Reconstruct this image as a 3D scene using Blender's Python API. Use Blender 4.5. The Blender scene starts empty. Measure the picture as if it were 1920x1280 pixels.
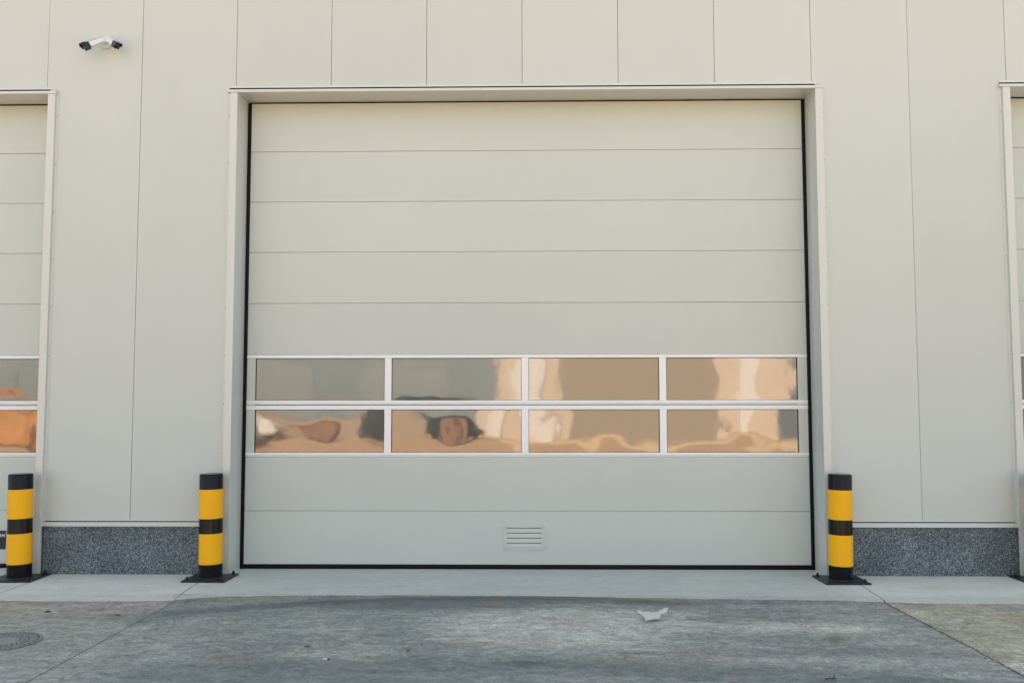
import bpy, bmesh, math, random
from mathutils import Vector, Matrix
random.seed(7)
R = math.radians
scene = bpy.context.scene
COL = scene.collection

# ---------------------------------------------------------------- node helper
class N:
    def __init__(s, name):
        s.m = bpy.data.materials.new(name); s.m.use_nodes = True
        s.t = s.m.node_tree; s.t.nodes.clear()
        s.out = s.t.nodes.new('ShaderNodeOutputMaterial')
        s.b = s.t.nodes.new('ShaderNodeBsdfPrincipled')
        s.t.links.new(s.b.outputs[0], s.out.inputs[0])
        s.tc = s.t.nodes.new('ShaderNodeTexCoord')
        s.co = s.tc.outputs['Object']
        sp = s.t.nodes.new('ShaderNodeSeparateXYZ'); s.t.links.new(s.co, sp.inputs[0])
        s.x, s.y, s.z = sp.outputs
    def set(s, inp, v):
        for l in list(inp.links): s.t.links.remove(l)
        if isinstance(v, bpy.types.NodeSocket): s.t.links.new(v, inp)
        elif isinstance(v, (tuple, list)) and len(v) == 3 and len(inp.default_value) == 4: inp.default_value = (*v, 1)
        else: inp.default_value = v
    def p(s, **k):
        for a, v in k.items(): s.set(s.b.inputs[a.replace('_', ' ')], v)
        return s
    def mp(s, sc=(1, 1, 1), loc=(0, 0, 0)):
        n = s.t.nodes.new('ShaderNodeMapping'); s.t.links.new(s.co, n.inputs[0])
        n.inputs['Scale'].default_value = sc; n.inputs['Location'].default_value = loc
        return n.outputs[0]
    def noise(s, scale, detail=4, rough=.55, vec=None, color=False, dist=0):
        n = s.t.nodes.new('ShaderNodeTexNoise'); s.t.links.new(vec or s.co, n.inputs['Vector'])
        n.inputs['Scale'].default_value = scale; n.inputs['Detail'].default_value = detail
        n.inputs['Roughness'].default_value = rough; n.inputs['Distortion'].default_value = dist
        return n.outputs['Color' if color else 'Fac']
    def voro(s, scale, vec=None, out='Color', feature='F1'):
        n = s.t.nodes.new('ShaderNodeTexVoronoi'); s.t.links.new(vec or s.co, n.inputs['Vector'])
        n.feature = feature
        n.inputs['Scale'].default_value = scale
        return n.outputs[out]
    def math(s, op, a, b=0.0, c=0.0):
        n = s.t.nodes.new('ShaderNodeMath'); n.operation = op
        s.set(n.inputs[0], a); s.set(n.inputs[1], b); s.set(n.inputs[2], c)
        return n.outputs[0]
    def step(s, v, lo, hi, a=0.0, b=1.0):
        n = s.t.nodes.new('ShaderNodeMapRange'); n.interpolation_type = 'SMOOTHSTEP'
        s.set(n.inputs['Value'], v)
        n.inputs['From Min'].default_value = lo; n.inputs['From Max'].default_value = hi
        n.inputs['To Min'].default_value = a; n.inputs['To Max'].default_value = b
        return n.outputs[0]
    def mix(s, f, a, b, mode='MIX'):
        n = s.t.nodes.new('ShaderNodeMix'); n.data_type = 'RGBA'; n.blend_type = mode
        s.set(n.inputs[0], f); s.set(n.inputs[6], a); s.set(n.inputs[7], b)
        return n.outputs[2]
    def ramp(s, f, stops):
        n = s.t.nodes.new('ShaderNodeValToRGB'); s.set(n.inputs[0], f)
        e = n.color_ramp.elements
        while len(e) < len(stops): e.new(.5)
        for i, (p, c) in enumerate(stops):
            e[i].position = p; e[i].color = (*c, 1) if not isinstance(c, (int, float)) else (c, c, c, 1)
        return n.outputs[0]
    def bump(s, h, strength=.3, dist=.01, normal=None):
        n = s.t.nodes.new('ShaderNodeBump'); s.set(n.inputs['Height'], h)
        n.inputs['Strength'].default_value = strength; n.inputs['Distance'].default_value = dist
        if normal: s.t.links.new(normal, n.inputs['Normal'])
        s.t.links.new(n.outputs[0], s.b.inputs['Normal'])
        return n.outputs[0]
    def spot(s, cx, cy, rx, ry, wob=.35, ns=6):
        dx = s.math('DIVIDE', s.math('SUBTRACT', s.x, cx), rx)
        dy = s.math('DIVIDE', s.math('SUBTRACT', s.y, cy), ry)
        d = s.math('SQRT', s.math('ADD', s.math('MULTIPLY', dx, dx), s.math('MULTIPLY', dy, dy)))
        d = s.math('ADD', d, s.math('MULTIPLY', s.math('SUBTRACT', s.noise(ns, 5, .65), .5), wob * 3))
        return s.step(d, .3, 1.1, 1, 0)

# ---------------------------------------------------------------- materials
def cladding(name, col, ribs=True, rough=.40, spec=.5, clean=False):
    n = N(name)
    big = n.noise(.5, 3)
    fine = n.noise(7, 5, .6, n.mp((1, 1, .35)))
    c = n.mix(n.step(big, .3, .7), tuple(v * .985 for v in col), tuple(v * 1.015 for v in col))
    c = n.mix(n.math('MULTIPLY', n.step(fine, .6, .85), .10), c, tuple(v * .8 for v in col))
    wn = n.t.nodes.new('ShaderNodeTexWhiteNoise'); wn.noise_dimensions = '1D'
    n.set(wn.inputs['W'], n.math('FLOOR', n.x if ribs else n.math('MULTIPLY', n.math('SUBTRACT', n.z, .05), 1.82)))
    c = n.mix(1.0, c, n.ramp(wn.outputs['Value'], [(0, .975), (1, 1.02)]), 'MULTIPLY')
    # faint splash dirt and dust specks of their own shape
    d = n.noise(60, 2, .5)
    c = n.mix(n.math('MULTIPLY', n.step(d, .77, .82), .30), c, (.2, .18, .15))
    dirt = n.math('MULTIPLY', n.step(n.math('ADD', n.z, n.math('MULTIPLY', n.noise(5, 5, .7), .5)), .25, .75, 1, 0), .06)
    c = n.mix(dirt, c, (.25, .24, .21))
    n.p(Base_Color=c, Roughness=n.step(fine, .2, .8, rough - .04, rough + .06))
    n.b.inputs['Specular IOR Level'].default_value = spec
    if clean:
        n.p(Base_Color=n.mix(n.step(big, .3, .7), tuple(v * .985 for v in col), tuple(v * 1.01 for v in col)), Roughness=rough)
        return n.m
    h = n.math('MULTIPLY', n.noise(1.6, 2, .4), .9)
    if ribs:
        wv = n.math('SINE', n.math('MULTIPLY', n.x, 2 * math.pi / .0263))
        amp = n.step(n.noise(.35, 1), .42, .62, .0, .020)
        h = n.math('ADD', h, n.math('MULTIPLY', wv, amp))
    n.bump(h, .35, .012)
    return n.m

def plain(name, col, rough=.5, metal=0.0, var=.1, scale=20, bump=0.0, spec=.5):
    n = N(name)
    f = n.noise(scale, 5, .6)
    c = n.mix(n.step(f, .25, .75), tuple(v * (1 - var) for v in col), tuple(min(1, v * (1 + var)) for v in col))
    n.p(Base_Color=c, Metallic=metal, Roughness=n.step(f, .2, .8, max(.02, rough - .06), min(1, rough + .06)))
    n.b.inputs['Specular IOR Level'].default_value = spec
    if bump: n.bump(f, bump, .01)
    return n.m

CREAM = (.542, .598, .562)
DOORC = (.542, .600, .562)
m_wall = cladding('cream_cladding', CREAM)
m_trim = cladding('cream_flashing', (.590, .630, .590), ribs=False, rough=.27, spec=.7, clean=True)
m_door = cladding('cream_door_steel', DOORC, ribs=False, rough=.38)
m_alu = plain('white_window_frame', (.80, .84, .85), .26, 0, .02, 9, spec=.7)
_b = [q for q in m_alu.node_tree.nodes if q.type == 'BSDF_PRINCIPLED'][0].inputs['Roughness']
m_alu.node_tree.links.remove(_b.links[0]); _b.default_value = .27
m_black = plain('black_rubber_and_gap_shade', (.005, .005, .007), .6, 0, .3, 30, spec=.2)  # rubber parts, and the shade strips at sill and lintel
m_gap = plain('seam_shadow_gasket', (.16, .16, .155), .8, 0, .2, 30)
m_roof = plain('roof_sheet', (.35, .36, .36), .5, .2)
m_white = plain('white_camera_plastic', (.70, .75, .75), .3, 0, .02)
m_dark = plain('dark_camera_plastic', (.012, .014, .022), .3, 0, .2)
m_lens = plain('camera_lens_glass', (.004, .004, .006), .05, 0, .1, spec=.8)
m_paper = plain('white_paper', (.57, .58, .52), .8, 0, .06, 25)
m_navy = plain('navy_sign', (.010, .016, .028), .4, 0, .1)
m_signtxt = plain('white_lettering', (.72, .74, .76), .5, 0, .05)

# bollard paints
n = N('black_bollard_paint')
sc = n.noise(40, 4, .7, n.mp((1, 1, .25)))
n.p(Base_Color=n.mix(n.step(sc, .62, .75), (.004, .004, .0045), (.008, .008, .008)), Roughness=.20)
n.b.inputs['Specular IOR Level'].default_value = .22
n.bump(n.noise(1.5, 1, .4), .05, .01); m_bblack = n.m
n = N('yellow_bollard_film')
sc = n.noise(30, 4, .7)
n.p(Base_Color=n.mix(n.step(sc, .6, .8), (.93, .47, .010), (.82, .40, .012)), Roughness=n.step(sc, .3, .75, .30, .42))
n.b.inputs['Specular IOR Level'].default_value = .25
m_yellow = n.m
m_plate = plain('slate_painted_plate', (.018, .025, .034), .36, 0, .45, 18, spec=.3)
m_bolt = plain('black_bolt', (.009, .009, .010), .45)

# plinth of stone-chip render
n = N('stone_chip_render')
cell = n.voro(135, out='Color')
sp = n.t.nodes.new('ShaderNodeSeparateColor'); n.t.links.new(cell, sp.inputs[0])
cell2 = n.voro(240, out='Color')
sp2 = n.t.nodes.new('ShaderNodeSeparateColor'); n.t.links.new(cell2, sp2.inputs[0])
v = n.math('ADD', n.math('MULTIPLY', sp.outputs[0], .6), n.math('MULTIPLY', sp2.outputs[1], .4))
v = n.math('ADD', v, n.math('MULTIPLY', n.math('SUBTRACT', n.noise(3, 4), .5), .35))
c = n.ramp(v, [(.12, (.014, .022, .029)), (.38, (.048, .072, .089)), (.60, (.108, .148, .170)), (.92, (.38, .45, .47))])
n.p(Base_Color=c, Roughness=.5)
n.bump(n.voro(110, out='Distance'), .8, .006); m_plinth = n.m

# concrete yard -----------------------------------------------------------
def crack(n, x0, slope=0.0, w=.006, wob=.03, ns=3.0):
    off = n.math('MULTIPLY', n.math('SUBTRACT', n.noise(ns, 4, .6), .5), wob * 2)
    line = n.math('ADD', n.math('MULTIPLY_ADD', n.y, slope, x0), off)
    d = n.math('ABSOLUTE', n.math('SUBTRACT', n.x, line))
    w2 = n.step(n.noise(11, 3, .7), .3, .7, w * .5, w * 1.5)
    return n.math('LESS_THAN', d, w2), n.step(d, 0, w * 5, 1, 0), n.math('SUBTRACT', n.x, line)

n = N('yard_concrete')
big = n.noise(.9, 5, .6, dist=.6); mid = n.noise(4.2, 7, .68, dist=.8); fin = n.noise(38, 6, .75); gr = n.noise(210, 3, .7)
streak = n.noise(5, 6, .7, n.mp((.35, 1.3, 1)), dist=.5)
base = n.ramp(big, [(.25, (.135, .157, .163)), (.5, (.185, .203, .203)), (.75, (.24, .245, .235))])
base = n.mix(n.step(mid, .35, .7), n.mix(.5, base, (.095, .112, .122)), base)
base = n.mix(n.math('MULTIPLY', n.step(streak, .45, .75), .55), base, (.27, .29, .285))
# left and right bays are browner
cr1, h1, sx1 = crack(n, -3.045, .012, .0048, .010, 1.2)
cr2, h2, sx2 = crack(n, 3.13, -.028, .0085, .022, 3.2)
left = n.step(sx1, -.01, .01, 1, 0); right = n.step(sx2, -.01, .01)
warm_f = n.step(n.noise(1.5, 5, .6), .3, .62)
topl = n.step(n.y, -2.6, -1.4)
base = n.mix(n.math('MULTIPLY', n.math('MULTIPLY', left, topl), n.math('MULTIPLY_ADD', warm_f, .5, .35)), base, (.27, .245, .20))
base = n.mix(n.math('MULTIPLY', left, .25), base, (.15, .17, .18))
base = n.mix(n.math('MULTIPLY', right, n.math('MULTIPLY_ADD', warm_f, .55, .3)), base, (.285, .275, .225))
# paler slab beyond the right-hand cross joint
cj = n.math('SUBTRACT', n.math('ADD', n.y, n.math('MULTIPLY', n.noise(4, 3), .03)), -2.965)
pale = n.math('MULTIPLY', right, n.step(cj, -.008, .008, 1, 0))
base = n.mix(n.math('MULTIPLY', pale, .75), base, (.34, .34, .31))
# worn pale area in the middle
wob = n.math('MULTIPLY', n.math('SUBTRACT', n.noise(2.2, 7, .72, n.mp((.6, 1.4, 1)), dist=1.0), .5), 1.6)
wx = n.math('DIVIDE', n.math('SUBTRACT', n.x, .35), 1.35); wy = n.math('DIVIDE', n.math('SUBTRACT', n.y, -2.0), .80)
wd = n.math('ADD', n.math('SQRT', n.math('ADD', n.math('MULTIPLY', wx, wx), n.math('MULTIPLY', wy, wy))), wob)
base = n.mix(n.math('MULTIPLY', n.step(wd, .55, 1.0, 1, 0), .72), base, (.34, .352, .345))
w2 = n.spot(2.2, -2.05, .9, .22, .5, 3)
base = n.mix(n.math('MULTIPLY', w2, .5), base, (.36, .36, .33))
# tyre sweeps
def arc(x0, k, y0, w, amt, col, base, xlo, xhi):
    dx = n.math('SUBTRACT', n.x, x0)
    f = n.math('MULTIPLY_ADD', n.math('MULTIPLY', dx, dx), -k, y0)
    d = n.math('ABSOLUTE', n.math('SUBTRACT', n.math('ADD', n.y, n.math('MULTIPLY', n.math('SUBTRACT', mid, .5), .22)), f))
    a = n.step(d, w * .25, w, 1, 0)
    a = n.math('MULTIPLY', a, n.math('MULTIPLY', n.step(n.x, xlo - .5, xlo + .5), n.step(n.x, xhi - .5, xhi + .5, 1, 0)))
    a = n.math('MULTIPLY', a, n.step(n.math('ADD', fin, n.math('MULTIPLY', streak, .6)), .45, 1.0, .15, 1.25))
    return n.mix(n.math('MULTIPLY', a, amt), base, col)
DK = (.060, .078, .092)
base = arc(-.2, .083, -1.00, .20, .50, DK, base, -3.2, 1.3)
base = arc(-.6, .10, -1.22, .34, .40, DK, base, -1.9, .1)
base = arc(-.4, .045, -3.10, .34, .60, DK, base, -2.6, 3.2)
base = arc(-.8, .10, -3.65, .45, .45, DK, base, -3.0, 3.0)
base = arc(2.2, .05, -2.75, .16, .40, DK, base, 1.2, 3.4)
base = n.mix(n.math('MULTIPLY', n.step(n.math('ADD', n.y, n.math('MULTIPLY', mid, .2)), -1.22, -1.05), n.step(n.x, -3.4, -3.0, .25, .6)), base, n.mix(fin, DK, (.20, .19, .165)))
for (cx, cy, rx, ry, a, c) in [(0.02, -3.03, .16, .07, .8, (.05, .06, .065)), (2.32, -2.38, .14, .12, .75, (.085, .09, .075)),
        (1.25, -2.33, .30, .12, .5, (.11, .12, .09)), (1.15, -3.35, .16, .10, .5, (.07, .08, .08)), (-2.0, -2.95, .22, .16, .55, (.12, .11, .09)),
        (.95, -1.06, .42, .08, .75, (.24, .17, .11)), (-.25, -1.2, .16, .10, .7, (.21, .165, .12)), (4.15, -1.72, .50, .13, .60, (.30, .21, .125)),
        (3.55, -1.55, .3, .07, .4, (.28, .21, .14)), (.35, -1.95, .35, .10, .4, (.30, .24, .18)), (2.4, -1.6, .5, .06, .35, (.30, .24, .17)),
        (-3.7, -1.5, .30, .08, .5, (.20, .17, .13)), (-1.05, -2.3, .16, .06, .6, (.11, .11, .10)), (-4.6, -1.5, .6, .1, .4, (.24, .20, .15))]:
    base = n.mix(n.math('MULTIPLY', n.spot(cx, cy, rx, ry), a), base, c)
# grain, chips and pits
m2 = n.noise(13, 7, .72, n.mp((.8, 1.1, 1)), dist=.7); m3 = n.noise(2.3, 6, .7, n.mp((.6, 1.3, 1)), dist=1.2)
base = n.mix(.9, base, n.ramp(m2, [(.32, .55), (.5, 1.0), (.70, 1.42)]), 'MULTIPLY')
base = n.mix(.7, base, n.ramp(m3, [(.34, (.68, .73, .77)), (.5, (1, 1, 1)), (.66, (1.28, 1.25, 1.20))]), 'MULTIPLY')
br = n.noise(1.1, 5, .65, n.mp((.7, 1.2, 1), (5, 3, 0)), dist=1)
base = n.mix(n.math('MULTIPLY', n.step(br, .52, .68), .24), base, (.20, .165, .125))
base = n.mix(.9, base, n.ramp(fin, [(.25, .45), (.5, .98), (.78, 1.6)]), 'MULTIPLY')
g9 = n.noise(95, 4, .8)
base = n.mix(.9, base, n.ramp(g9, [(.28, .50), (.5, 1.0), (.74, 1.55)]), 'MULTIPLY')
base = n.mix(.7, base, n.ramp(gr, [(.3, .6), (.5, 1.0), (.72, 1.5)]), 'MULTIPLY')
chips = n.voro(34, out='Distance'); cid = n.voro(34, out='Color')
sc_ = n.t.nodes.new('ShaderNodeSeparateColor'); n.t.links.new(cid, sc_.inputs[0])
chip = n.math('MULTIPLY', n.math('LESS_THAN', chips, .17), n.math('GREATER_THAN', sc_.outputs[0], .84))
base = n.mix(n.math('MULTIPLY', chip, .55), base, (.46, .46, .43))
pit = n.math('MULTIPLY', n.math('LESS_THAN', chips, .15), n.math('LESS_THAN', sc_.outputs[0], .10))
base = n.mix(n.math('MULTIPLY', pit, .7), base, (.05, .05, .05))
# hairline cracks of map cracking in the worn centre
cw = n.voro(1.7, n.mp((1.3, .5, 1)), 'Distance', 'DISTANCE_TO_EDGE')
hair = n.math('MULTIPLY', n.math('LESS_THAN', n.math('ADD', cw, n.math('MULTIPLY', fin, .02)), .017), n.step(mid, .45, .6))
base = n.mix(n.math('MULTIPLY', hair, .45), base, (.07, .08, .085))
base = arc(-.2, .083, -1.04, .16, .55, DK, base, -2.8, 1.6)
base = arc(-.1, .070, -1.00, .09, .55, (.045, .055, .062), base, -2.0, 1.3)
base = arc(-.3, .05, -1.25, .26, .45, DK, base, -1.6, .2)
base = arc(-1.0, .06, -3.55, .35, .35, DK, base, -3.0, 1.0)
# joints
jw = n.math('MAXIMUM', cr1, cr2)
jh = n.math('MAXIMUM', n.math('MULTIPLY', h1, .25), n.math('MULTIPLY', h2, .45))
grit = n.step(fin, .42, .6)
base = n.mix(n.math('MULTIPLY', jh, grit), base, (.07, .065, .055))
base = n.mix(n.math('MULTIPLY', jw, .92), base, (.022, .024, .024))
cjl = n.math('MULTIPLY', right, n.math('LESS_THAN', n.math('ABSOLUTE', cj), .007))
base = n.mix(n.math('MULTIPLY', cjl, .5), base, (.08, .08, .075))
base = n.mix(1.0, base, (1.62, 1.60, 1.40), 'MULTIPLY')
n.p(Base_Color=base, Roughness=n.step(mid, .3, .7, .62, .85))
hh = n.math('ADD', n.math('MULTIPLY', fin, .5), n.math('MULTIPLY', gr, .25))
hh = n.math('SUBTRACT', hh, n.math('MULTIPLY', jw, 1.2))
n.bump(hh, .55, .008); m_yard = n.m

n = N('apron_concrete')
a1 = n.noise(1.6, 6, .65, n.mp((.5, 1.4, 1))); a2 = n.noise(16, 6, .7, n.mp((.45, 1.6, 1))); a3 = n.noise(150, 3, .7)
c = n.ramp(a1, [(.25, (.44, .47, .415)), (.5, (.50, .53, .47)), (.75, (.56, .575, .50))])
c = n.mix(.5, c, n.ramp(a2, [(.25, .68), (.5, 1.0), (.8, 1.25)]), 'MULTIPLY')
c = n.mix(.35, c, n.ramp(a3, [(.3, .7), (.5, 1.0), (.7, 1.3)]), 'MULTIPLY')
a4 = n.noise(60, 5, .8, n.mp((.7, 1.3, 1))); c = n.mix(.6, c, n.ramp(a4, [(.3, .72), (.5, 1.0), (.72, 1.28)]), 'MULTIPLY')
mid_bay = n.math('MULTIPLY', n.step(n.x, -3.4, -2.6), n.step(n.x, 2.7, 3.4, 1, 0))
c = n.mix(n.math('SUBTRACT', 1, mid_bay), c, n.mix(1.0, c, (1.22, 1.18, 1.17), 'MULTIPLY'))
blot = n.noise(3.3, 6, .72, n.mp((.6, 1.2, 1)), dist=1); c = n.mix(n.math('MULTIPLY', n.step(blot, .52, .72), .30), c, (.26, .285, .28))
scr = n.noise(9, 3, .6, n.mp((.12, 1.8, 1)), dist=.3)
c = n.mix(n.math('MULTIPLY', n.step(scr, .64, .72), .30), c, (.20, .225, .23))
j1, g1, _ = crack(n, -3.17, -.075, .0048, .012, 2.0)
j2, g2, _ = crack(n, 3.24, .062, .0055, .012, 3.0)
j3, g3, _ = crack(n, -4.79, -.01, .0048, .012, 2.0)
jj = n.math('MAXIMUM', n.math('MAXIMUM', j1, j2), j3)
c = n.mix(n.math('MULTIPLY', jj, .85), c, (.05, .06, .062))
sp_ = n.spot(-3.05, -.95, .16, .05, .9, 14)
c = n.mix(n.math('MULTIPLY', sp_, .35), c, (.10, .11, .11))
vz = n.voro(9, out='Distance'); vc = n.voro(9, out='Color')
sc_ = n.t.nodes.new('ShaderNodeSeparateColor'); n.t.links.new(vc, sc_.inputs[0])
speck = n.math('MULTIPLY', n.math('LESS_THAN', vz, .055), n.math('GREATER_THAN', sc_.outputs[0], .82))
c = n.mix(n.math('MULTIPLY', speck, .7), c, (.06, .055, .05))
edge = n.math('MULTIPLY', n.step(n.math('ADD', n.y, n.math('MULTIPLY', a2, .25)), -.92, -.72, 1, 0), .22)
c = n.mix(edge, c, (.20, .23, .24))
n.p(Base_Color=c, Roughness=.78)
n.bump(n.math('SUBTRACT', n.math('ADD', n.math('MULTIPLY', a2, .6), n.math('MULTIPLY', a3, .2)), jj), .4, .006)
m_apron = n.m

n = N('cast_iron_cover')
f = n.noise(60, 4, .7)
n.p(Base_Color=n.mix(n.step(f, .35, .65), (.09, .098, .095), (.20, .205, .19)), Roughness=.75)
n.bump(f, .5, .006); m_iron = n.m
m_stud = plain('worn_stud_metal', (.25, .26, .24), .7, 0, .2, 60)

# window pane: smoky acrylic
n = N('smoked_acrylic_pane')
f = n.noise(3.0, 2, .5); f2 = n.noise(14, 3, .5)
n.p(Base_Color=(.085, .083, .078), Roughness=n.step(f2, .3, .7, .035, .055), Metallic=0.0)
n.b.inputs['IOR'].default_value = 2.35
n.bump(f, .10, .012)
m_pane = n.m

# ---------------------------------------------------------------- mesh helpers
class MB:
    def __init__(s): s.bm = bmesh.new(); s.mi = 0
    def box(s, x0, x1, y0, y1, z0, z1, mi=0, bev=0.0, seg=1):
        vs = [s.bm.verts.new(c) for c in ((x0, y0, z0), (x1, y0, z0), (x1, y1, z0), (x0, y1, z0), (x0, y0, z1), (x1, y0, z1), (x1, y1, z1), (x0, y1, z1))]
        fs = [s.bm.faces.new([vs[i] for i in q]) for q in ((0, 1, 5, 4), (1, 2, 6, 5), (2, 3, 7, 6), (3, 0, 4, 7), (4, 5, 6, 7), (3, 2, 1, 0))]
        for f in fs: f.material_index = mi
        if bev:
            es = {e for f in fs for e in f.edges}
            r = bmesh.ops.bevel(s.bm, geom=list(es), offset=bev, segments=seg, affect='EDGES', profile=.5)
            for f in r['faces']: f.material_index = mi
        return s
    def prism(s, pts, axis, a, b, mi=0):
        # pts: 2-D outline; extruded along axis 'x','y','z' from a to b
        def mk(p, t):
            return {'x': (t, p[0], p[1]), 'y': (p[0], t, p[1]), 'z': (p[0], p[1], t)}[axis]
        A = [s.bm.verts.new(mk(p, a)) for p in pts]; B = [s.bm.verts.new(mk(p, b)) for p in pts]
        k = len(pts); fs = [s.bm.faces.new(A[::-1]), s.bm.faces.new(B)]
        for i in range(k): fs.append(s.bm.faces.new([A[i], A[(i + 1) % k], B[(i + 1) % k], B[i]]))
        for f in fs: f.material_index = mi
        return s
    def lathe(s, prof, n=48, mi=0, M=None, cap=True):
        rings = []
        for r, z in prof:
            rings.append([s.bm.verts.new((r * math.cos(2 * math.pi * i / n), r * math.sin(2 * math.pi * i / n), z)) for i in range(n)])
        new = []
        for a, b in zip(rings, rings[1:]):
            for i in range(n): new.append(s.bm.faces.new([a[i], a[(i + 1) % n], b[(i + 1) % n], b[i]]))
        if cap:
            new.append(s.bm.faces.new(rings[0][::-1])); new.append(s.bm.faces.new(rings[-1]))
        for f in new: f.material_index = mi; f.smooth = True
        if M is not None:
            bmesh.ops.transform(s.bm, matrix=M, verts=[v for r in rings for v in r])
        return s
    def build(s, name, mats, parent=None, loc=None, smooth=False, recalc=True):
        if recalc: bmesh.ops.recalc_face_normals(s.bm, faces=s.bm.faces)
        me = bpy.data.meshes.new(name); s.bm.to_mesh(me); s.bm.free()
        for m in (mats if isinstance(mats, list) else [mats]): me.materials.append(m)
        if smooth:
            for p in me.polygons: p.use_smooth = True
        if hasattr(me, 'set_sharp_from_angle'): me.set_sharp_from_angle(angle=R(38))
        o = bpy.data.objects.new(name, me); COL.objects.link(o)
        if parent: o.parent = parent
        if loc: o.location = loc
        return o

def tag(o, label=None, cat=None, group=None, kind=None):
    for k, v in (('label', label), ('category', cat), ('group', group), ('kind', kind)):
        if v: o[k] = v
    return o
def empty(name, loc=(0, 0, 0)):
    o = bpy.data.objects.new(name, None); COL.objects.link(o); o.location = loc; return o
def copy_tree(o, parent=None):
    c = o.copy(); COL.objects.link(c); c.parent = parent
    for ch in list(o.children): copy_tree(ch, c)
    return c

# ---------------------------------------------------------------- ground
mb = MB(); S = 400
vs = [mb.bm.verts.new(c) for c in ((-S, -S, -.012), (S, -S, -.012), (S, S, -.012), (-S, S, -.012))]
mb.bm.faces.new(vs)
tag(mb.build('ground', m_yard), 'stained grey concrete yard with tyre sweeps and joints', 'ground', kind='structure')

key = [(-22, -1.19), (-4.6, -1.175), (-3.8, -1.185), (-3.15, -1.165), (-2.95, -1.06), (-2.72, -.975), (-2.3, -.925), (-1.6, -.90), (-.1, -.888), (.5, -.925), (1.05, -.985), (2.0, -1.03), (2.9, -1.08), (3.25, -1.15), (3.6, -1.18), (4.4, -1.185), (22, -1.19)]
def edge_y(x):
    for (a, b), (c, d) in zip(key, key[1:]):
        if a <= x <= c: return b + (d - b) * (x - a) / (c - a)
    return -1.18
mb = MB(); xs = []
x = -22.0
while x < 22: xs.append(x); x += .04 if abs(x) < 6 else 1.0
xs.append(22)
prev = None; rw = 0
for x in xs:
    rw = rw * .8 + random.uniform(-.005, .005)
    y = edge_y(x) + rw
    q = [mb.bm.verts.new((x, .9, 0)), mb.bm.verts.new((x, y + .012, 0)), mb.bm.verts.new((x, y, -.004)), mb.bm.verts.new((x, y - .004, -.03))]
    if prev:
        for i in range(3): mb.bm.faces.new([prev[i], prev[i + 1], q[i + 1], q[i]])
    prev = q
tag(mb.build('pavement', m_apron), 'pale concrete apron strip along the foot of the warehouse', 'pavement', kind='structure')

# ---------------------------------------------------------------- warehouse
D = .341
H = 6.9
WH = tag(empty('warehouse'), 'large cream clad warehouse with three sectional doors and a grey stone-chip plinth', 'warehouse')
doors = [(-10.99, -4.972), (-2.972, 3.025), (5.02, 11.03)]
ZL = 4.995
# wall cladding: columns one metre wide, standing 100 mm thick with a 5 mm joint
wall = MB()
g = .0018
def col(x0, x1, z0): wall.box(x0 + g, x1 - g, 0, .10, z0, H, bev=.0025)
edges = list(range(-16, 17))
for a, b in zip(edges, edges[1:]):
    segs = [(a, b, .53)]
    for d0, d1 in doors:
        nx = []
        for t_ in segs:
            if t_[0] == 'notch': nx.append(t_); continue
            p, q, z = t_
            if z > 1: nx.append((p, q, z)); continue
            lo, hi = max(p, d0), min(q, d1)
            if hi - lo <= .0: nx.append((p, q, z)); continue
            if hi - lo > .9 * (q - p): nx.append((p, q, 5.03)); continue
            nx.append(('notch', p, q, d0, d1))
        segs = nx
    for s_ in segs:
        if s_[0] == 'notch':
            _, p, q, d0, d1 = s_
            # L-shaped panel: small return beside the opening is one sheet with the column
            A, B = p + g, q - g
            if d0 > p + .001 and d0 < q: pts = [(A, .53), (d0, .53), (d0, 5.03), (B, 5.03), (B, H), (A, H)]
            else: pts = [(A, 5.03), (d1, 5.03), (d1, .53), (B, .53), (B, H), (A, H)]
            wall.prism(pts, 'y', 0, .10)
        else: col(*s_)
wo = wall.build('wall', m_wall, WH)
# liner behind joints, and sides/back of the building
ln = MB()
spans = [(-16, -11.02), (-4.94, -3.0), (3.055, 4.99), (11.06, 16)]
for a, b in spans: ln.box(a, b, .101, .20, 0, 5.0)
ln.box(-16, 16, .101, .20, 5.0005, H)
ln.box(-16, -15.8, .2005, 24, 0, H); ln.box(15.8, 16, .2005, 24, 0, H); ln.box(-15.8, 15.8, 23.8, 24, 0, H)
ln.build('wall_liner', m_gap, WH)
rf = MB(); rf.box(-16.1, 16.1, -.06, 24.1, H + .001, H + .25, bev=.01); rf.build('roof', m_roof, WH)
# plinth panels (recessed) and sill flashings
for a, b in [(-16, -11.07), (-4.893, -3.05), (3.105, 4.945), (11.11, 16)]:
    pb = MB(); pb.box(a, b, .012, .10, -.02, .482); pb.build('plinth', m_plinth, WH)
    sb = MB(); sb.prism([(-.018, .484), (-.018, .514), (-.004, .5262), (.099, .527), (.099, .484)], 'x', a - .012, b + .012)
    sb.box(a, b, -.004, -.0005, .5375, .558)
    sb.box(a + .003, b - .003, -.0035, .02, .5272, .537, mi=1)  # black strip painted in for the shadow gap above the sill
    sb.build('sill_flashing', [m_trim, m_black], WH)
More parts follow.
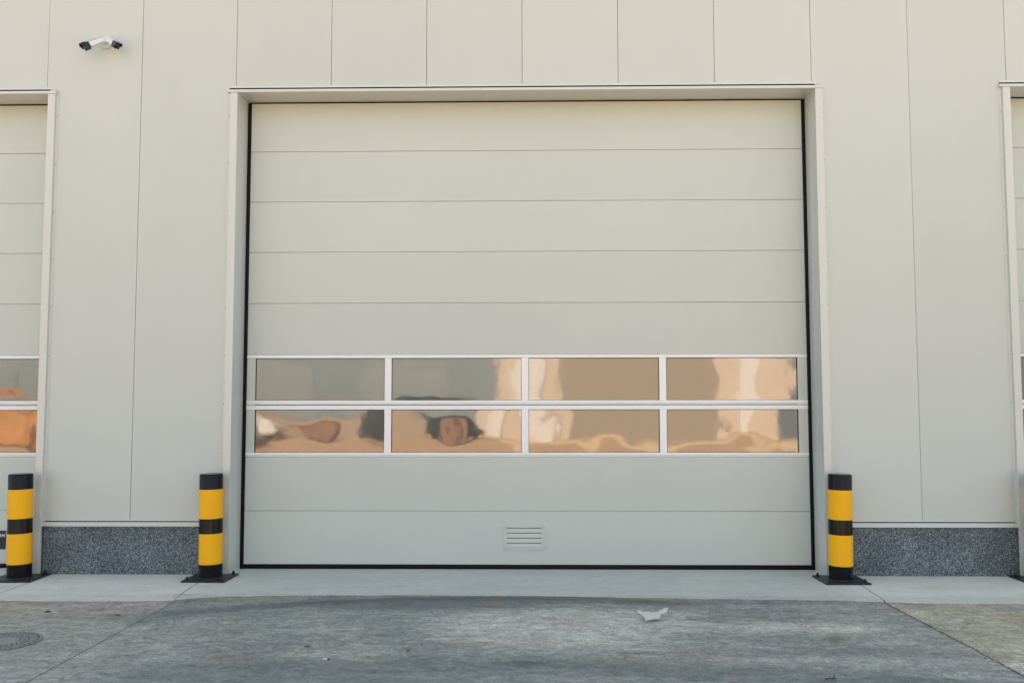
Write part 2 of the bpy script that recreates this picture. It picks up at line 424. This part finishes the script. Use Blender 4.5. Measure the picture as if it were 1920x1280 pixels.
# jamb trims, lintels, soffits
def screws(mb, pts, r=.0045, mi=0):
    for (x, y, z) in pts: mb.lathe([(r, 0), (r, .003), (r * .5, .005)], 10, mi, Matrix.Translation((x, y, z)) @ Matrix.Rotation(R(90), 4, 'X'))
for d0, d1 in doors:
    for sgn, e in ((-1, d0), (1, d1)):
        j = MB()
        # front flange standing 35 mm proud of the cladding + reveal lining + outer lip
        o = e + sgn * .076
        j.box(min(e, o), max(e, o), -.034, -.0008, 0, 4.966, bev=.002)
        q = e + sgn * .0755
        j.box(min(q, q + sgn * .027), max(q, q + sgn * .027), -.0045, -.0006, .53, 4.966, bev=.001)
        j.box(min(e + sgn * .0006, e + sgn * .012), max(e + sgn * .0006, e + sgn * .012), 0, D + .15, 0, 4.988)
        screws(j, [(e + sgn * .09, -.0045, z) for z in (.72, 1.22, 1.72, 2.22, 2.72, 3.22, 3.72, 4.22, 4.72)], mi=1)
        j.build('jamb_trim', [m_trim, m_gap], WH)
    l = MB()
    a, b = d0 - .105, d1 + .085
    l.prism([(-.0405, 4.967), (-.0405, 4.992), (-.036, 4.9965), (-.001, 5.0085), (-.001, 4.967)], 'x', a, b)   # drip
    l.box(a + .01, d1 + .004, -.006, -.0008, 5.009, 5.0195, mi=1)                                       # black strip painting the shade in the groove
    l.box(a + .01, b - .02, -.0055, -.0007, 5.0212, 5.047, bev=.0015)                                           # upstand
    l.box(d0 + .001, d1 - .001, -.0004, .030, 4.966, 4.978, bev=.001)                                       # inner lip
    l.build('lintel_flashing', [m_trim, m_black], WH)
    s_ = MB(); s_.box(d0 + .0005, d1 - .0005, .0004, D + .15, 4.9785, 4.994); s_.build('soffit', m_trim, WH)

# ---- sectional doors
cuts = [.046, .6004, 1.166, 2.2415, 2.7917, 3.3417, 3.8875, 4.436, 4.972]
def pane_mesh(x0, x1, z0, z1, dome, seed, skew=.0, ring=.0):
    rnd = random.Random(seed)
    nx, nz = 56, 28
    vs, fs = [], []
    ph = [(rnd.uniform(0, 6.28), rnd.uniform(0, 6.28), rnd.uniform(1.2, 3.2), rnd.uniform(1, 2.4), rnd.uniform(-1, 1)) for _ in range(4)]
    for k in range(nz + 1):
        for i in range(nx + 1):
            u, v = 2 * i / nx - 1, 2 * k / nz - 1
            us = u - skew
            b = (1 - u * u) ** 1.5 * (1 - .22 * v * v) * (1 + .25 * us)
            w = sum(a * math.sin(fx * u * 1.6 + p1) * math.sin(fz * v * 1.2 + p2) for p1, p2, fx, fz, a in ph) * (1 - u ** 6) * (1 - v ** 4)
            rx, rz = (u - skew) * .69, v * .22
            rr = math.sqrt(rx * rx + rz * rz)
            rip = ring * math.cos(rr * 15.0) * math.exp(-(rr / .42) ** 2) * (1 - u ** 8)
            y = -dome * b - rip - (.00085 if dome > .004 else .00060) * w
            vs.append((x0 + (x1 - x0) * i / nx, y, z0 + (z1 - z0) * k / nz))
    for k in range(nz):
        for i in range(nx):
            a = k * (nx + 1) + i; fs.append((a, a + 1, a + nx + 2, a + nx + 1))
    me = bpy.data.meshes.new('window_pane'); me.from_pydata(vs, [], fs); me.materials.append(m_pane)
    for p in me.polygons: p.use_smooth = True
    return me

DOMES = {'top': [.0006, .0010, .0022, .0024], 'bot': [.0110, .0115, .0070, .0075]}
def build_door(d0, d1, label, seed):
    leaf = MB(); yb = D
    a, b = d0 + .035, d1 - .033
    zs = list(zip(cuts, cuts[1:]))
    for z0, z1 in zs:
        if abs(z0 - 1.166) < .01: continue
        leaf.box(a, b, yb, yb + .04, z0 + .0018, z1 - .0018, bev=.0022)
    leaf.box(a, b, yb + .012, yb + .038, .05, 1.17); leaf.box(a, b, yb + .012, yb + .038, 2.24, 4.96)
    # hinge-side end stiles of the glazed sections
    xs0, xs1 = a + .094, b - .104
    leaf.box(a, xs0 - .0008, yb + .001, yb + .04, 1.7075, 2.2395); leaf.box(a, xs0 - .0008, yb + .001, yb + .04, 1.168, 1.7045)
    leaf.box(xs1 + .0008, b, yb + .001, yb + .04, 1.7075, 2.2395); leaf.box(xs1 + .0008, b, yb + .001, yb + .04, 1.168, 1.7045)
    dr = leaf.build('door', m_door, WH); dr['label'] = label
    # glazing frame: rails full width, mullions, grooves
    fr = MB(); y0, y1 = yb - .006, yb + .036
    w = (xs1 - xs0); pw = 1.377; mw = (w - 4 * pw) / 3
    L, Rr = xs0, xs1
    for (t0, t1, b0, b1) in ((2.205, 2.2405, 1.712, 1.757), (1.660, 1.7045, 1.168, 1.209)):
        fr.box(a + .001, b - .001, y0, y1, t0, t1, bev=.002)
        fr.box(a + .001, b - .001, y0, y1, b0 + .014, b1, bev=.002)
        fr.box(a + .001, b - .001, y0 + .004, y1 - .001, b0, b0 + .0125, bev=.0015)
        for k in range(3):
            xm = L + (k + 1) * pw + k * mw
            fr.box(xm + .0006, xm + mw - .0006, y0 + .0012, y1 - .002, b1 + .0003, t0 - .0003)
    fr.box(a, b, yb + .005, yb + .030, 1.704, 1.7125, mi=1)
    # gaskets: thin dark lines round each opening
    for (z0, z1) in ((1.757, 2.205), (1.209, 1.660)):
        for k in range(4):
            x0 = L + k * (pw + mw); x1 = x0 + pw
            q = .004
            fr.box(x0, x1, y0 + .006, y0 + .012, z1 - q * 1.3, z1 - .0002, mi=1); fr.box(x0, x1, y0 + .006, y0 + .012, z0 + .0002, z0 + q * .8, mi=1)
            fr.box(x0 + .0002, x0 + q, y0 + .006, y0 + .012, z0 + q, z1 - q * 1.4, mi=1); fr.box(x1 - q, x1 - .0002, y0 + .006, y0 + .012, z0 + q, z1 - q * 1.4, mi=1)
    fr.build('window_frame', [m_alu, m_black], dr)
    for r_, (z0, z1) in (('top', (1.757, 2.205)), ('bot', (1.209, 1.660))):
        for k in range(4):
            x0 = L + k * (pw + mw); x1 = x0 + pw
            me = pane_mesh(x0, x1, z0, z1, DOMES[r_][k], seed + k * 7 + (r_ == 'top') * 100, (.12, -.05, .25, .15)[k], 0 if r_ == 'top' else (-.00060, -.00060, .0009, .0006)[k])
            o = bpy.data.objects.new('window_pane', me); COL.objects.link(o); o.parent = dr; o.location = (0, yb + .013, 0)
    # seals
    for x0, x1 in ((d0 + .0008, a + .002), (b - .002, d1 - .0008)):
        s_ = MB(); s_.box(x0, x1, yb - .014, yb + .03, .0, 4.971, bev=.004, seg=2); s_.build('side_seal', m_black, dr)
    s_ = MB(); s_.box(a + .003, b - .003, yb - .004, yb + .04, .002, .0455, bev=.006, seg=2); s_.build('bottom_seal', m_black, dr)
    s_ = MB(); s_.box(a + .003, b - .003, yb - .008, yb + .03, 4.966, 4.978); s_.build('top_seal', m_black, dr)
    return dr, a, b
dL, _, _ = build_door(*doors[0], 'left cream sectional door with a navy sign low on its panel, cut off by the picture edge', 40)
dC, ca, cb = build_door(*doors[1], 'wide middle cream sectional door with eight reflecting panes and a louvred vent', 11)
dRt, _, _ = build_door(*doors[2], 'right cream sectional door, only its left edge showing', 77)

# vent grille with four louvres
v = MB(); yb = D
x0, x1, z0, z1 = -.206, .226, .196, .446; X0, X1, Z0, Z1 = -.173, .190, .222, .428
fy0, fy1 = yb - .010, yb - .0008
v.box(x0, x1, fy0, fy1, Z1, z1, bev=.002); v.box(x0, x1, fy0, fy1, z0, Z0, bev=.002)
v.box(x0, X0, fy0, fy1, Z0 + .0005, Z1 - .0005); v.box(X1, x1, fy0, fy1, Z0 + .0005, Z1 - .0005)
p = (Z1 - Z0) / 4
for k in range(4):
    zt = Z1 - k * p
    v.prism([(yb - .0015, zt - .010), (yb - .003, zt - .008), (yb - .0135, zt - p + .004), (yb - .0125, zt - p + .001), (yb - .0015, zt - p + .003)], 'x', X0 + .001, X1 - .001)
    v.box(X0 + .0005, X1 - .0005, yb - .0014, yb - .0009, zt - .0095, zt - .0005, mi=1)
screws(v, [(x, fy0, z) for x in (-.14, .155) for z in (z1 - .009, z0 + .012)], .0035, 1)
v.build('vent_grille', [m_door, m_gap], dC)

# navy sign with white letters low on the left door
sg = MB(); sg.box(-6.35, -5.462, D - .004, D - .0007, .196, .392, bev=.001)
so = sg.build('sign', m_navy, dL); so['label'] = 'navy sign with white capital letters'
cu = bpy.data.curves.new('lettering', 'FONT'); cu.body = 'ZAAN'; cu.size = .046; cu.offset = .0012; cu.extrude = .0006; cu.align_x = 'RIGHT'; cu.shear = .25
to = bpy.data.objects.new('lettering', cu); COL.objects.link(to)
to.rotation_euler = (R(90), 0, 0); to.location = (-5.475, D - .0052, .326)
bpy.context.view_layer.update()
dg = bpy.context.evaluated_depsgraph_get(); me = bpy.data.meshes.new_from_object(to.evaluated_get(dg)); me.name = 'lettering'
M_ = to.matrix_world.copy(); bpy.data.objects.remove(to)
me.transform(M_); me.materials.clear(); me.materials.append(m_signtxt)
lt = bpy.data.objects.new('lettering', me); COL.objects.link(lt); lt.parent = so
# black upright strip at the foot of the left door's right jamb
cg = MB(); cg.box(-5.006, -4.9735, -.037, .02, 0, .262, bev=.004); cg.build('jamb_foot_strip', m_black, WH)

# ---------------------------------------------------------------- bollards
RB = .1135
def make_bollard():
    r = empty('bollard')
    p = MB(); p.lathe([(RB - .002, .014), (RB, .016), (RB, 1.020), (RB - .003, 1.027), (RB - .010, 1.031), (RB - .018, 1.030), (.001, 1.029)], 64)
    p.build('post', m_bblack, r)
    for z0, z1 in ((.150, .448), (.594, .880)):
        b = MB(); b.lathe([(RB + .0002, z0), (RB + .0014, z0 + .001), (RB + .0014, z1 - .001), (RB + .0002, z1)], 64, cap=False); b.build('band', m_yellow, r)
    b = MB(); b.box(-.214, .214, -.214, .214, .001, .016, bev=.002); b.lathe([(RB + .010, .0158), (RB + .0065, .020), (RB + .0005, .024)], 48, cap=False); b.build('base_plate', m_plate, r)
    for sx in (-1, 1):
        for sy in (-1, 1):
            q = MB(); q.lathe([(.019, .016), (.019, .019), (.0165, .0195), (.0165, .033), (.010, .035), (.010, .046), (.006, .049)], 6, M=Matrix.Translation((sx * .170, sy * .168, 0)))
            q.lathe([(.021, .0162), (.021, .0186)], 20, M=Matrix.Translation((sx * .170, sy * .168, 0)))
            q.build('bolt', m_bolt, r)
    return r
b0 = make_bollard()
BL = [(-4.992, -.222, 'yellow and black bollard in front of the left door, nearest the navy sign', 1.9, .6, 2),
      (-3.092, -.200, 'yellow and black bollard at the left jamb of the wide middle door', 1.3, 0, -1.5),
      (3.097, -.232, 'yellow and black bollard at the right jamb of the wide middle door', -1.4, 0, 1.2),
      (5.040, -.232, 'bollard whose black base plate alone shows at the right edge of the photo', 0, 0, 0)]
for i, (x, y, lab, lean, ly, rz) in enumerate(BL):
    o = b0 if i == 0 else copy_tree(b0)
    o.location = (x, y, 0); tag(o, lab, 'bollard', 'striped bollards along the warehouse front')
    o.rotation_euler = (0, 0, R(rz))
    for ch in o.children:
        if ch.name.startswith(('post', 'band')): ch.rotation_euler = (0, R(-lean * .55), R(-rz))

# ---------------------------------------------------------------- security cameras
jb = MB()
MY = Matrix.Rotation(R(90), 4, 'X')
jb.lathe([(.052, 0), (.055, .004), (.055, .034), (.046, .044), (.020, .048)], 40, M=Matrix.Translation((-4.385, 0, 5.505)) @ MY)
jb.lathe([(.034, .03), (.034, .075), (.026, .085)], 32, M=Matrix.Translation((-4.385, 0, 5.515)) @ MY)
jb.lathe([(.019, -.075), (.022, -.07), (.022, .07), (.019, .075)], 20, M=Matrix.Translation((-4.370, -.088, 5.528)) @ Matrix.Rotation(R(90), 4, 'Y'))
tag(jb.build('camera_mount', m_white), 'white round mount on the cladding between the two security cameras', 'mount')
def cam_unit(origin, direction, roll, label, L=.235):
    d = Vector(direction).normalized()
    # local: +X forward, Z up
    up = Vector((0, 0, 1)); sd = up.cross(d).normalized(); up2 = d.cross(sd)
    M = Matrix((( d.x, sd.x, up2.x, 0), (d.y, sd.y, up2.y, 0), (d.z, sd.z, up2.z, 0), (0, 0, 0, 1)))
    M = Matrix.Translation(origin) @ M @ Matrix.Rotation(R(roll), 4, 'X')
    r = empty('security_camera'); r.matrix_world = M @ Matrix.Diagonal((.90, .78, .78, 1))
    h = MB(); h.prism([(-.030, -.034), (.030, -.034), (.037, -.022), (.037, .024), (.026, .036), (-.026, .036), (-.037, .024), (-.037, -.022)], 'x', -.03, L - .085)
    h.build('housing', m_white, r)
    f = MB(); f.box(L - .084, L - .012, -.040, .040, -.044, .040, bev=.007, seg=2)
    f.prism([(-.045, .036), (.045, .036), (.045, .046), (-.045, .046)], 'x', L - .05, L + .022)
    f.box(L - .04, L + .008, -.045, -.0405, .0, .036); f.box(L - .04, L + .008, .0405, .045, .0, .036)
    f.build('front_shroud', m_dark, r)
    s_ = MB(); s_.prism([(-.040, .037), (.040, .037), (.034, .043), (-.034, .043)], 'x', -.02, L - .055); s_.build('sun_shield', m_white, r)
    g_ = MB(); g_.lathe([(.030, 0), (.030, .003), (.020, .006), (.002, .008)], 32, M=Matrix.Translation((L - .0125, 0, -.006)) @ Matrix.Rotation(R(90), 4, 'Y')); g_.build('lens', m_lens, r)
    a = MB(); a.lathe([(.016, -.02), (.016, .02)], 16, M=Matrix.Translation((-.035, 0, 0)) @ Matrix.Rotation(R(90), 4, 'Y')); a.build('swivel', m_white, r)
    tag(r, label, 'security camera', 'pair of security cameras high on the wall')
cam_unit((-4.378, -.105, 5.502), (-.72, -.36, -.46), 12, 'white security camera with black snout pointing down to the left')
cam_unit((-4.305, -.105, 5.507), (.66, -.40, -.50), 0, 'white security camera with black hood turned to the right and outward', .20)

# ---------------------------------------------------------------- small things on the ground
def torn(name, pts, tris, mat, label, cat, sub=0):
    bm = bmesh.new(); vs = [bm.verts.new(p) for p in pts]
    for t in tris: bm.faces.new([vs[i] for i in t])
    bmesh.ops.recalc_face_normals(bm, faces=bm.faces)
    me = bpy.data.meshes.new(name); bm.to_mesh(me); bm.free(); me.materials.append(mat)
    o = bpy.data.objects.new(name, me); COL.objects.link(o)
    s_ = o.modifiers.new('t', 'SOLIDIFY'); s_.thickness = .0015
    return tag(o, label, cat)
CAM = (0.0598, -9.2536, 1.7278)
r_ = Vector((0.99983218, 0.0182841, -0.00113943)); u_ = Vector((0.00237429, -0.06765863, 0.9977057)); w_ = Vector((-0.01816506, 0.99754098, 0.06769068))
# paper outline in metres: x, y, z
P = [(0.930, -1.720, 0.046), (0.961, -1.740, 0.049), (0.983, -1.770, 0.045), (1.020, -1.780, 0.050), (1.045, -1.800, 0.043), (1.093, -1.780, 0.045), (1.144, -1.760, 0.066), (1.190, -1.740, 0.073), (1.172, -1.770, 0.039), (1.120, -1.800, 0.036), (1.101, -1.860, 0.013), (1.042, -1.900, 0.016), (0.980, -1.925, 0.011), (0.978, -1.860, 0.029), (0.962, -1.800, 0.028), (1.042, -1.840, 0.031)]
T = [(0, 1, 14), (1, 2, 14), (2, 3, 13), (2, 13, 14), (3, 15, 13), (3, 4, 15), (13, 15, 12), (15, 11, 12), (15, 10, 11), (4, 9, 15), (9, 10, 15), (4, 5, 9), (5, 6, 9), (6, 8, 9), (6, 7, 8)]
torn('paper_scrap', P, T, m_paper, 'crumpled white scrap of paper lying on the concrete yard', 'paper')
m_leaf = plain('dry_leaf', (.36, .17, .07), .8, 0, .35, 60)
m_leafd = plain('dark_leaf', (.05, .035, .025), .8, 0, .3, 60)
def leaf(x, y, L, W, rz, mat, label, grp='fallen leaves on the yard'):
    pts = []; tr = []
    prof = [0, .6, 1, .85, .45, 0]
    for i, w in enumerate(prof):
        t = i / 5 - .5
        for s_ in (-1, 0, 1): pts.append((t * L, s_ * w * W / 2, .002 + (.010 if s_ else .0) * w + .012 * abs(t)))
    for i in range(5):
        a = i * 3; tr += [(a, a + 1, a + 4, a + 3), (a + 1, a + 2, a + 5, a + 4)]
    o = torn('dry_leaf', pts, tr, mat, label, 'leaf'); o.location = (x, y, -.010); o.rotation_euler = (0, 0, R(rz)); o['group'] = grp
leaf(-1.527, -2.654, .055, .035, 10, m_leaf, 'brown curled leaf on the yard, nearest the cigarette butt')
leaf(-.789, -2.757, .045, .03, 25, m_leaf, 'orange leaf on the yard right of the cigarette butt')
leaf(-3.33, -1.714, .07, .035, -5, m_leaf, 'flat orange leaf on the brown concrete left of the joint')
leaf(-3.96, -1.617, .055, .028, 40, m_leafd, 'dark leaf on the concrete behind the manhole cover')
bt = MB(); bt.lathe([(.0045, 0), (.0045, .030)], 12, M=Matrix.Rotation(R(90), 4, 'Y') @ Matrix.Translation((0, 0, 0))); bt.lathe([(.0046, .030), (.0044, .043), (.003, .045)], 12, 1, M=Matrix.Rotation(R(90), 4, 'Y'))
o = bt.build('cigarette_butt', [plain('butt_paper', (.75, .75, .72), .8), m_leafd]); o.location = (-1.345, -2.965, -.007); o.rotation_euler = (0, 0, R(-15)); o.scale = (1.1, 1.1, 1.1)
tag(o, 'white cigarette butt lying on the dark concrete', 'cigarette butt')
tw = MB()
for a, b in (((-.035, 0, .004), (.0, .003, .006)), ((.0, .003, .006), (.035, -.002, .004)), ((.01, .003, .006), (.04, .035, .012))):
    A, B = Vector(a), Vector(b); tw.lathe([(.0035, 0), (.0028, (B - A).length)], 7, M=Matrix.Translation(A) @ (B - A).to_track_quat('Z', 'Y').to_matrix().to_4x4())
o = tw.build('twig', m_leafd); o.location = (1.962, -3.37, -.011); tag(o, 'short dark forked twig on the yard near the bottom edge', 'twig')
# grit: uncountable crumbs in the joints and along the apron edge
gm = MB(); rg = random.Random(3)
def crumb(x, y, z, s):
    r0 = [gm.bm.verts.new((x + s * rg.uniform(.6, 1.2) * math.cos(a), y + s * rg.uniform(.6, 1.2) * math.sin(a), z)) for a in (0, 1.3, 2.5, 3.8, 5.1)]
    t = gm.bm.verts.new((x + rg.uniform(-.3, .3) * s, y, z + s * rg.uniform(.5, 1.1)))
    mi = rg.choice((0, 0, 1, 2, 2))
    for i in range(5):
        f = gm.bm.faces.new([r0[i], r0[(i + 1) % 5], t]); f.material_index = mi
for _ in range(420):
    y = rg.uniform(-3.7, -1.15); crumb(3.13 - .028 * y + rg.gauss(0, .025) + .012, y, -.0125, rg.uniform(.002, .006) * (1.4 if y < -2.6 else 1))
for _ in range(500):
    x = rg.uniform(-5, 5.2); crumb(x, edge_y(x) - abs(rg.gauss(0, .03)) - .004, -.0125, rg.uniform(.002, .0055))
for _ in range(420):
    crumb(rg.uniform(-4.6, 4.6), rg.uniform(-4.2, -1.2), -.0125, rg.uniform(.0018, .005))
for _ in range(90):
    crumb(rg.uniform(-5, 5), rg.uniform(-.95, -.02), -.0002, rg.uniform(.0015, .004))
tag(gm.build('grit', [plain('grit_dark', (.06, .055, .05), .9), plain('grit_brown', (.20, .13, .08), .9), plain('grit_pale', (.42, .42, .40), .9)]),
    'loose grit scattered in the joints and on the yard', 'grit', kind='stuff')
# manhole cover
mc = MB(); mc.lathe([(.318, -.020), (.318, -.0065), (.300, -.0055), (.297, -.009), (.286, -.009), (.283, -.006), (.225, -.0065), (.222, -.009), (.210, -.009), (.207, -.0065), (.001, -.0065)], 72)
for ring, cnt in ((.308, 46), (.262, 40), (.235, 36), (.190, 28), (.160, 24)):
    for i in range(cnt):
        a = 2 * math.pi * i / cnt + ring * 9 + random.uniform(-.02, .02)
        mc.lathe([(.0135, -.0068), (.0115, -.0015), (.003, -.0010)], 6, 1, M=Matrix.Translation((ring * math.cos(a), ring * math.sin(a), 0)))
mc.lathe([(.135, -.0066), (.133, -.004), (.001, -.004)], 40, 1)
o = mc.build('manhole_cover', [m_iron, m_stud]); o.location = (-3.80, -2.55, 0); o.scale = (.84, .84, 1); tag(o, 'round studded iron manhole cover at the left edge of the yard', 'manhole cover')

# ---------------------------------------------------------------- the yard's other side (seen only in the panes and as bounce light)
OY = -31
m_tan = plain('tan_render', (.62, .50, .37), .8, 0, .05, 1.5)
m_cream2 = plain('cream_render', (.62, .53, .43), .8, 0, .05, 1.5)
m_grey2 = plain('grey_cladding', (.22, .275, .30), .7, 0, .05, 2)
m_tan2 = plain('brown_tan_render', (.33, .285, .225), .8, 0, .05, 1.5)
m_door2 = plain('dull_grey_shutter', (.27, .315, .32), .7, 0, .05, 2)
m_slate = plain('slate_blue_cladding', (.12, .16, .20), .7, 0, .05, 2)
m_rust = plain('rust_skip_paint', (.28, .165, .105), .6, 0, .2, 3)
m_glassd = plain('dark_glass', (.02, .022, .025), .1)
m_van = plain('slate_van_paint', (.03, .045, .055), .3, 0, .1)
m_van2 = plain('white_van_paint', (.75, .74, .72), .3, 0, .03)
n = N('bounce_sand')  # added ground, tinted orange to bounce warm light onto soffit and door top
f = n.noise(1.2, 6, .65); f2 = n.noise(40, 4, .7)
c = n.mix(n.step(f, .3, .7), (.66, .43, .24), (.55, .36, .21)); c = n.mix(.4, c, n.ramp(f2, [(.3, .7), (.7, 1.3)]), 'MULTIPLY')
n.p(Base_Color=c, Roughness=.9); m_bounce_sand = n.m
q = MB(); vs = [q.bm.verts.new(c) for c in ((-60, OY - .5, -.008), (60, OY - .5, -.008), (60, -8.6, -.008), (-60, -8.6, -.008))]; q.bm.faces.new(vs)
tag(q.build('bounce_lot', m_bounce_sand), 'unseen sandy lot added across the yard for warm bounce light', 'lot', kind='structure')
ow = tag(empty('factory_hall', (0, OY, 0)), 'long tan and grey hall facing the warehouse across the yard', 'hall')
segsx = [(-46, -30, 6.5, m_grey2), (-30, -1.3, 8.0, m_grey2), (-1.3, 1.35, 8.6, m_cream2), (1.35, 8.3, 8.6, m_tan2), (8.3, 12.2, 8.6, m_cream2), (12.2, 40, 7.0, m_slate)]
for a, b, h, m in segsx:
    q = MB(); q.box(a + .002, b - .002, -12, 0, -.02, h, bev=.02); q.build('wall', m, ow)
    q = MB(); q.box(a, b, -12.1, .15, h + .001, h + .3, bev=.02); q.build('roof', m_roof, ow)
for x0_, x1_ in ((-.45, .45), (9.4, 10.6)):  # unseen pale piers added to put bright glints in the panes
    q = MB(); q.box(x0_, x1_, .003, .35, 0, 8.2, bev=.02); q.build('glint_pier', m_van2, ow)
for x in (-27, -22, -17, -12, -7, 8.5, 12.5, 20, 25, 30):
    q = MB(); q.box(x - 1.0, x + 1.0, .002, .10, 4.2, 5.6, bev=.01); wf = q.build('window', m_alu, ow)
    q = MB(); q.box(x - .93, x - .03, .101, .12, 4.27, 5.53); q.box(x + .03, x + .93, .101, .12, 4.27, 5.53); q.build('pane', m_glassd, wf)
for x, m in ((-24.5, m_grey2), (-11.5, m_door2), (-5.5, m_door2)):
    q = MB()
    q.box(x - 1.8, x + 1.8, .002, .06, .0, 3.6, bev=.01)
    for k in range(8): q.box(x - 1.75, x + 1.75, .061, .075, .05 + k * .44, .45 + k * .44, bev=.004)
    q.build('door', m, ow)
def skip(x, y, h, mat, label, L=3.4):
    c = empty('waste_skip', (x, y, 0))
    b = MB(); b.prism([(-L / 2 + .5, .12), (L / 2 - .5, .12), (L / 2, h), (-L / 2, h)], 'y', -.85, .85)
    for k in range(4):
        t = -L / 2 + .75 + k * (L - 1.5) / 3; b.prism([(t - .05, .2), (t + .05, .2), (t + .05, h - .06), (t - .05, h - .06)], 'y', .851, .91)
    b.build('body', mat, c)
    f = MB(); f.box(-L / 2 - .05, L / 2 + .05, .86, .95, h - .055, h + .05, bev=.01); f.build('rim', mat, c)
    tag(c, label, 'skip')
m_orange = plain('orange_skip_paint', (.52, .25, .07), .6, 0, .2, 3)
skip(-2.75, -22.9, 1.45, m_rust, 'brown waste skip in front of the dark van across the yard', 1.7)
skip(-8.6, -26.0, 1.15, m_rust, 'low brown waste skip beside the low tan wall across the yard', 3.0)
q = MB(); q.box(.2, 15, -21.2, -20.95, 0, .26, bev=.02)
tag(q.build('kerb', plain('pale_kerb', (.62, .52, .36), .8, 0, .08, 2)), 'long pale kerb across the yard on the right', 'kerb', kind='structure')
skip(-18.6, -22.0, 1.78, m_orange, 'orange waste skip far to the left across the yard', 6)
q = MB(); q.box(-26, -4.2, OY + 2, OY + 2.25, 0, 1.62, bev=.01); q.box(-26.05, -4.15, OY + 1.95, OY + 2.3, 1.6205, 1.70, bev=.01)
tag(q.build('boundary_wall', plain('tan_wall_render', (.42, .33, .25), .8, 0, .08, 2)), 'low tan boundary wall in front of the far hall', 'wall')
def van(x, y, rz, mat, label, s=1):
    c = empty('parked_van', (x, y, 0)); c.rotation_euler = (0, 0, R(rz)); c.scale = (s, s, s)
    b = MB(); b.prism([(-2.6, .35), (2.2, .35), (2.65, .5), (2.7, 1.0), (1.9, 1.25), (1.25, 2.1), (1.0, 2.25), (-2.5, 2.25), (-2.6, 2.1)], 'y', -.95, .95); bo = b.build('body', mat, c)
    for sy in (-1, 1):
        w = MB(); w.prism([(.55, 1.3), (1.7, 1.28), (1.15, 2.0), (.55, 2.0)], 'y', sy * .955 - .004, sy * .955 + .004); w.build('side_window', m_glassd, c)
        for wx in (-1.7, 1.75):
            w = MB(); w.lathe([(.20, -.11), (.34, -.11), (.36, -.08), (.36, .08), (.34, .11), (.20, .11)], 28, M=Matrix.Translation((wx, sy * .87, .36)) @ Matrix.Rotation(R(90), 4, 'X')); wh = w.build('wheel', m_black, c)
            w = MB(); w.lathe([(.19, -.115), (.19, .115)], 20, M=Matrix.Translation((wx, sy * .87, .36)) @ Matrix.Rotation(R(90), 4, 'X')); w.build('rim', m_plate, wh)
    w = MB(); w.prism([(1.93, 1.27), (1.30, 2.08), (1.32, 2.10), (1.96, 1.29)], 'y', -.82, .82); w.build('windscreen', m_glassd, c)
    tag(c, label, 'van')
van(-2.9, -25.2, 0, m_van, 'dark slate van parked side-on across the yard', .84)
van(-13.6, -26.0, 0, m_van2, 'white van parked across the yard on the left')
# ---------------------------------------------------------------- light
EL, AZ = 40, -14          # sun behind the warehouse: the front stands in open shade
sdir = Vector((math.sin(R(AZ)) * math.cos(R(EL)), math.cos(R(AZ)) * math.cos(R(EL)), math.sin(R(EL))))
sl = bpy.data.lights.new('sun', 'SUN'); sl.energy = 4.8; sl.angle = R(.53); sl.color = (1, .78, .52)
so_ = bpy.data.objects.new('sun', sl); COL.objects.link(so_); so_.rotation_euler = sdir.to_track_quat('Z', 'Y').to_euler()
w = bpy.data.worlds.new('World'); scene.world = w; w.use_nodes = True; nt = w.node_tree
bg = nt.nodes['Background']; sky = nt.nodes.new('ShaderNodeTexSky'); sky.sky_type = 'NISHITA'; sky.sun_disc = False
sky.sun_elevation = R(EL); sky.sun_rotation = R(AZ); sky.air_density = 1.0; sky.dust_density = 3.0; sky.ozone_density = 1.0
hs = nt.nodes.new('ShaderNodeHueSaturation'); hs.inputs['Saturation'].default_value = .55
nt.links.new(sky.outputs[0], hs.inputs['Color']); nt.links.new(hs.outputs[0], bg.inputs['Color'])
bg.inputs['Strength'].default_value = .14

# ---------------------------------------------------------------- camera
cd = bpy.data.cameras.new('camera'); cd.sensor_width = 36; cd.lens = 1699.88 / 1920 * 36; cd.clip_end = 2000; cd.clip_start = .05
co = bpy.data.objects.new('camera', cd); COL.objects.link(co)
co.matrix_world = Matrix(((r_.x, u_.x, -w_.x, CAM[0]), (r_.y, u_.y, -w_.y, CAM[1]), (r_.z, u_.z, -w_.z, CAM[2]), (0, 0, 0, 1)))
scene.camera = co
vs_ = scene.view_settings; vs_.view_transform = 'Standard'; vs_.look = 'None'; vs_.gamma = 1; vs_.exposure = 1.46
scene.render.engine = 'CYCLES'
